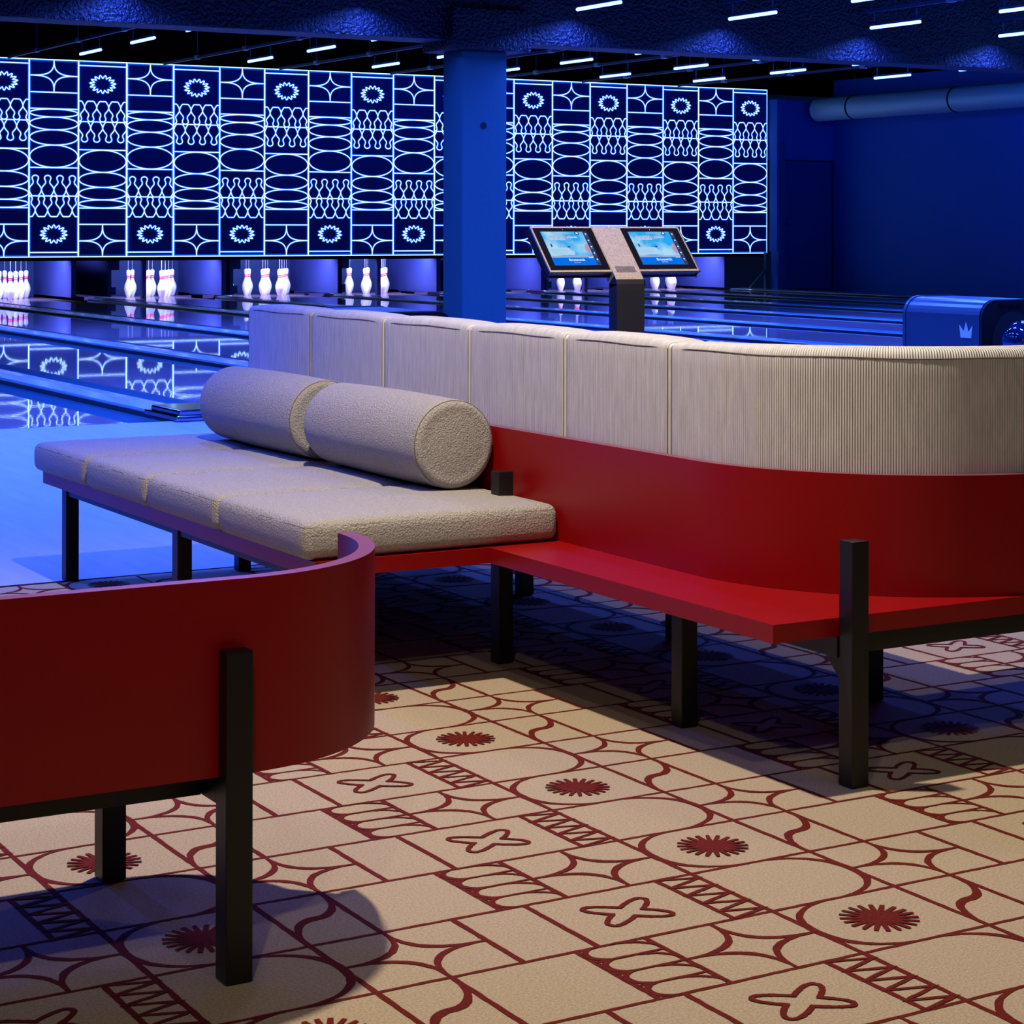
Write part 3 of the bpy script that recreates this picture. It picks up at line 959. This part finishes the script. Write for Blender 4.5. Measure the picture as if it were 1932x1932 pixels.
def gusset(pts, x_or_y, axis, th, parent):
    bm = bmesh.new()
    def mk(a, z, t): return (t, a, z) if axis == 'x' else (a, t, z)
    A = [bm.verts.new(mk(a,z,x_or_y)) for a,z in pts]; B = [bm.verts.new(mk(a,z,x_or_y+th)) for a,z in pts]
    n = len(pts)
    bm.faces.new(A); bm.faces.new(B[::-1])
    for k in range(n): bm.faces.new((A[k],A[(k+1)%n],B[(k+1)%n],B[k]))
    bmesh.ops.recalc_face_normals(bm, faces=bm.faces)
    return rel(obj('gusset_plate', bm, M['black']), parent)

# --- bench with curved board, close to the camera
NB = empty('lounge_bench', (.6, 2.85, 0))
tag(NB, 'red curved-board bench on black square legs with no cushions showing, cut by the frame edge', 'bench')
ox, oy, Rb = 1.085, 2.905, .305
outer = [(-1.6,2.60),(0,2.60),(ox,2.60)] + arcpts(ox,oy,Rb,-90,2,30)[1:]
inner = [(-1.6,2.624),(0,2.624),(ox,2.624)] + arcpts(ox,oy,Rb-.024,-90,2,30)[1:]
o = rel(obj('curved_board', wall_strip(outer, inner, .27, .531), [M['red'], M['red_edge']]), NB)
for p in o.data.polygons: p.use_smooth = True
o.data.set_sharp_from_angle(angle=math.radians(30))
plat = [(-1.6,2.6245),(ox,2.6245)] + arcpts(ox,oy,.2805,-90,0,20)[1:] + arcpts(1.10,2.905,.218,15,90,12) + [(-1.6,3.123)]
rel(obj('seat_platform', prism(plat, .27, .303), M['red']), NB)
rel(obj('frame_rail', box(-1.6,1.045,2.662,2.70,.232,.2695,bev=.002), M['black']), NB)
rel(obj('frame_rail', box(-1.6,1.06,3.07,3.108,.232,.2695,bev=.002), M['black']), NB)
rel(obj('frame_rail', box(1.046,1.083,2.612,3.07,.232,.2695,bev=.002), M['black']), NB)
square_leg(1.045, 2.5725+.0, .4395, NB, name='front_post')
square_leg(1.046, 3.071, .2695, NB)
square_leg(-.55, 2.5725, .4395, NB, name='front_post'); square_leg(-.55, 3.071, .2695, NB)
gusset([(2.612,.232),(2.612,.17),(2.66,.232)], 1.062, 'x', .004, NB)

# --- large lounge seat with platform, board, posts
LB = empty('lounge_sofa_base', (2.4, 4.2, 0))
tag(LB, 'large red platform sofa base with a curved board and black square legs on the carpet', 'sofa')
bx, by, RB = 2.93, 3.48, .51
poly = [(1.818,5.862),(1.818,3.99),(2.236,3.99),(2.236,2.968),(4.3,2.968),(4.3,3.55),(3.06,3.55),(3.06,5.862)]
bm = prism(poly, .2665, .30)
rel(obj('seat_platform', bm, M['red']), LB)
outer = [(2.42,5.862),(2.42,4.8),(2.42,by)] + arcpts(bx,by,RB,180,270,30)[1:] + [(4.3,by-RB)]
inner = [(2.443,5.862),(2.443,4.8),(2.443,by)] + arcpts(bx,by,RB-.023,180,270,30)[1:] + [(4.3,by-RB+.023)]
o = rel(obj('curved_board', wall_strip(outer, inner, .3005, .531), [M['red'], M['red_edge']]), LB)
for p in o.data.polygons: p.use_smooth = True
o.data.set_sharp_from_angle(angle=math.radians(30))
rel(obj('platform_joint', box(2.238,2.419,3.5955,3.5967,.2995,.3003), M['red_edge']), LB)
for (x, y) in ((2.356,4.162),(2.381,2.928)):
    square_leg(x, y, .4405, LB, name='front_post')
for (x, y) in ((2.373,3.45),(2.852,4.912),(1.845,5.735),(2.337,5.66),(2.852,4.18),(1.845,4.86),(2.852,3.45),(1.845,4.20),(3.75,3.45)):
    square_leg(x, y, .2655, LB)
rel(obj('frame_rail', box(2.378,2.412,2.967,5.66,.228,.266,bev=.002), M['black']), LB)
rel(obj('frame_rail', box(2.42,4.2,2.985,3.02,.228,.266,bev=.002), M['black']), LB)
rel(obj('frame_rail', box(1.85,1.884,4.2,5.77,.241,.266,bev=.002), M['black']), LB)
rel(obj('frame_rail', box(1.85,3.0,5.74,5.772,.241,.266,bev=.002), M['black']), LB)
rel(obj('frame_rail', box(2.855,2.889,3.02,5.74,.228,.266,bev=.002), M['black']), LB)
gusset([(2.967,.228),(2.967,.168),(3.03,.228)], 2.398, 'x', .004, LB)

# --- seat cushions
def cushion(name, x0,x1,y0,y1,z0,z1, r, bulge, side, material, nx=30, ny=20, nz=10, seam_mat=None, seam_in=.004):
    v, f = pillow_data(x1-x0, y1-y0, z1-z0, r, bulge, nx, ny, nz, side)
    e = empty(name, ((x0+x1)/2, (y0+y1)/2, z0))
    v = [(a+x0, b+y0, c+z0) for a,b,c in v]
    rel(mesh_obj('cushion_cover', v, f, material, smooth=True), e)
    if seam_mat:
        zs = z1-r*.55
        w = .83*r
        pts = []
        k = r*.16
        xa,xb,ya,yb = x0+k, x1-k, y0+k, y1-k
        rr = r*.8
        for cx_,cy_,t0 in ((xb-rr,ya+rr,-90),(xb-rr,yb-rr,0),(xa+rr,yb-rr,90),(xa+rr,ya+rr,180)):
            pts += [(a,b,zs) for a,b in arcpts(cx_,cy_,rr,t0,t0+90,6)]
        pts2 = []
        for i in range(len(pts)):
            a, b = pts[i], pts[(i+1)%len(pts)]
            m_ = max(1, int(math.dist(a,b)/.05))
            for q in range(m_): pts2.append(tuple(a[t]+(b[t]-a[t])*q/m_ for t in range(3)))
        rel(obj('seam', tube_path([(x_,y_,z_+random.uniform(-.0006,.0006)) for x_,y_,z_ in pts2], .0016, 6, True), seam_mat), e)
    return e
YS = [5.888, 5.423, 4.955, 4.487, 3.995]
seat_names = ['light grey boucle seat cushion at the far end, half under the far bolster','second boucle seat cushion from the far end, under the join of the bolsters','third boucle seat cushion, before the wide near one','widest boucle seat cushion at the near end, wrapping the black post']
for k in range(4):
    y1, y0 = YS[k], YS[k+1]
    if k < 3:
        c = cushion('seat_cushion', 1.795, 2.405, y0+.003, y1-.003, .3015, .383, .023, .006, .001, M['boucle'], seam_mat=M['piping'])
    else:
        c = cushion('seat_cushion', 1.795, 2.417, y0+.0, y1-.003, .3015, .383, .023, .006, .001, M['boucle'], seam_mat=M['piping'])
    tag(c, seat_names[k], 'seat cushion', 'boucle seat cushions on the red platform')

# --- bolsters
def bolster(y0, y1, r, label):
    cx_, cz_ = 2.42-r-.006, .389+r
    e = empty('bolster_cushion', (cx_, (y0+y1)/2, cz_-r))
    tag(e, label, 'bolster', 'round bolster cushions against the red board')
    bm = bmesh.new(); n = 64
    pr = []
    rr = .018; rf = .04
    for k in range(9):
        rad = (r-rr)*k/9
        pr.append((y0+.004-.006*math.cos(PI/2*rad/r), max(rad,.0005)))
    for k in range(7):
        t = PI/2*k/6; pr.append((y0+rr-rr*math.cos(t), r-rr+rr*math.sin(t)))
    m_ = 16
    for k in range(1,m_): pr.append((y0+rr+(y1-y0-rr-rf)*k/m_, r+.003*math.sin(PI*k/m_)))
    for k in range(9):
        t = PI/2*k/8; pr.append((y1-rf+rf*math.sin(t), r-rf+rf*math.cos(t)))
    for k in range(8): pr.append((y1-.001, max((r-rf)*(7-k)/8, .0005)))
    rings = [[bm.verts.new((cx_+q*math.cos(2*PI*k/n), a, cz_+q*math.sin(2*PI*k/n)*(.985 if math.sin(2*PI*k/n)<0 else 1))) for k in range(n)] for a,q in pr]
    for A, B in zip(rings, rings[1:]):
        for k in range(n): bm.faces.new((A[k],B[k],B[(k+1)%n],A[(k+1)%n]))
    bmesh.ops.recalc_face_normals(bm, faces=bm.faces)
    rel(obj('cushion_cover', bm, M['boucle'], smooth=True), e)
    for ys in (y0+.009,):
        rel(obj('seam', tube_path([(cx_+(r-.0025)*math.cos(2*PI*k/64), ys, cz_+(r-.0025)*math.sin(2*PI*k/64)*(.985 if math.sin(2*PI*k/64)<0 else 1)) for k in range(64)], .0014, 6, True), M['piping']), e)
bolster(4.285, 4.94, .105, 'near round boucle bolster with its circular end facing the black post')
bolster(4.995, 5.665, .105, 'far round boucle bolster reaching the open end of the bench')

# --- corduroy backrest cushions bent along the board
FX = 2.447   # front face line
def back_path(s, t):
    """s: length from the far end (y=5.862) along the front face, t: depth behind the face -> x, y"""
    L1 = 5.862-by
    Rf = bx-FX
    if s <= L1: return (FX+t, 5.862-s)
    a = (s-L1)/Rf
    if a <= PI/2:
        r_ = Rf-t
        return (bx-r_*math.cos(a), by-r_*math.sin(a))
    return (bx+(s-L1-Rf*PI/2), by-Rf+t)
def back_cushion(s0, s1, nx, label, z1=.762, dep=.105, bulge=.009):
    z0 = .3015
    # local: x = s, y = t, z
    v, f = pillow_data(s1-s0, dep, z1-z0, .014, bulge, nx, 12, 22, 0)
    xm, ym = back_path((s0+s1)/2, dep/2)
    e = empty('backrest_cushion', (xm, ym, z0))
    tag(e, label, 'backrest cushion', 'corduroy backrest cushions behind the red board')
    W3 = []
    for a, b, c in v:
        x, y = back_path(s0+a, b); W3.append((x, y, z0+c))
    me = bpy.data.meshes.new('cushion_cover'); me.from_pydata(W3, [], [tuple(q[::-1]) for q in f]); me.update()
    uv = me.uv_layers.new(name='rib')
    for lp in me.loops:
        a, b, c = v[lp.vertex_index]
        uv.data[lp.index].uv = (s0+a, c+b)
    bmx = bmesh.new(); bmx.from_mesh(me); bmesh.ops.recalc_face_normals(bmx, faces=bmx.faces); bmx.to_mesh(me); bmx.free()
    rel(obj('cushion_cover', me, M['cord'], smooth=True), e)
    zs = z1-.011
    n_ = max(8, int((s1-s0)/.03))
    pts = []
    for k in range(n_+1):
        s = s0+.008+(s1-s0-.016)*k/n_
        ed = min(1, min(k, n_-k)/1.5)
        x, y = back_path(s, .0002+.004*(1-ed))
        pts.append((x, y, zs-.006*(1-ed)+.0012*math.sin(s*21+s0*9)))
    rel(obj('seam', tube_path(pts, .0013, 6), M['cord_seam']), e)
    for s in (s0+.007, s1-.007):
        x, y = back_path(s, .0009)
        p = [(x,y,.31+.44*k/20) for k in range(21)]
        rel(obj('seam', tube_path(p, .0007, 5), M['cord_seam']), e)
SS = [0, 5.862-5.404, 5.862-4.943, 5.862-4.472, 5.862-4.023, 5.862-3.606, 4.05]
blabs = ['flat corduroy backrest cushion at the far open end','second corduroy backrest cushion from the far end','third corduroy backrest cushion, rising behind the near bolster','fourth corduroy backrest cushion, beside the near bolster end','fifth corduroy backrest cushion, next to the long curved one','long curved corduroy backrest cushion bending round the corner']
for k in range(6):
    back_cushion(SS[k]+.0004, SS[k+1]-.0004, 24 if k < 5 else 110, blabs[k])
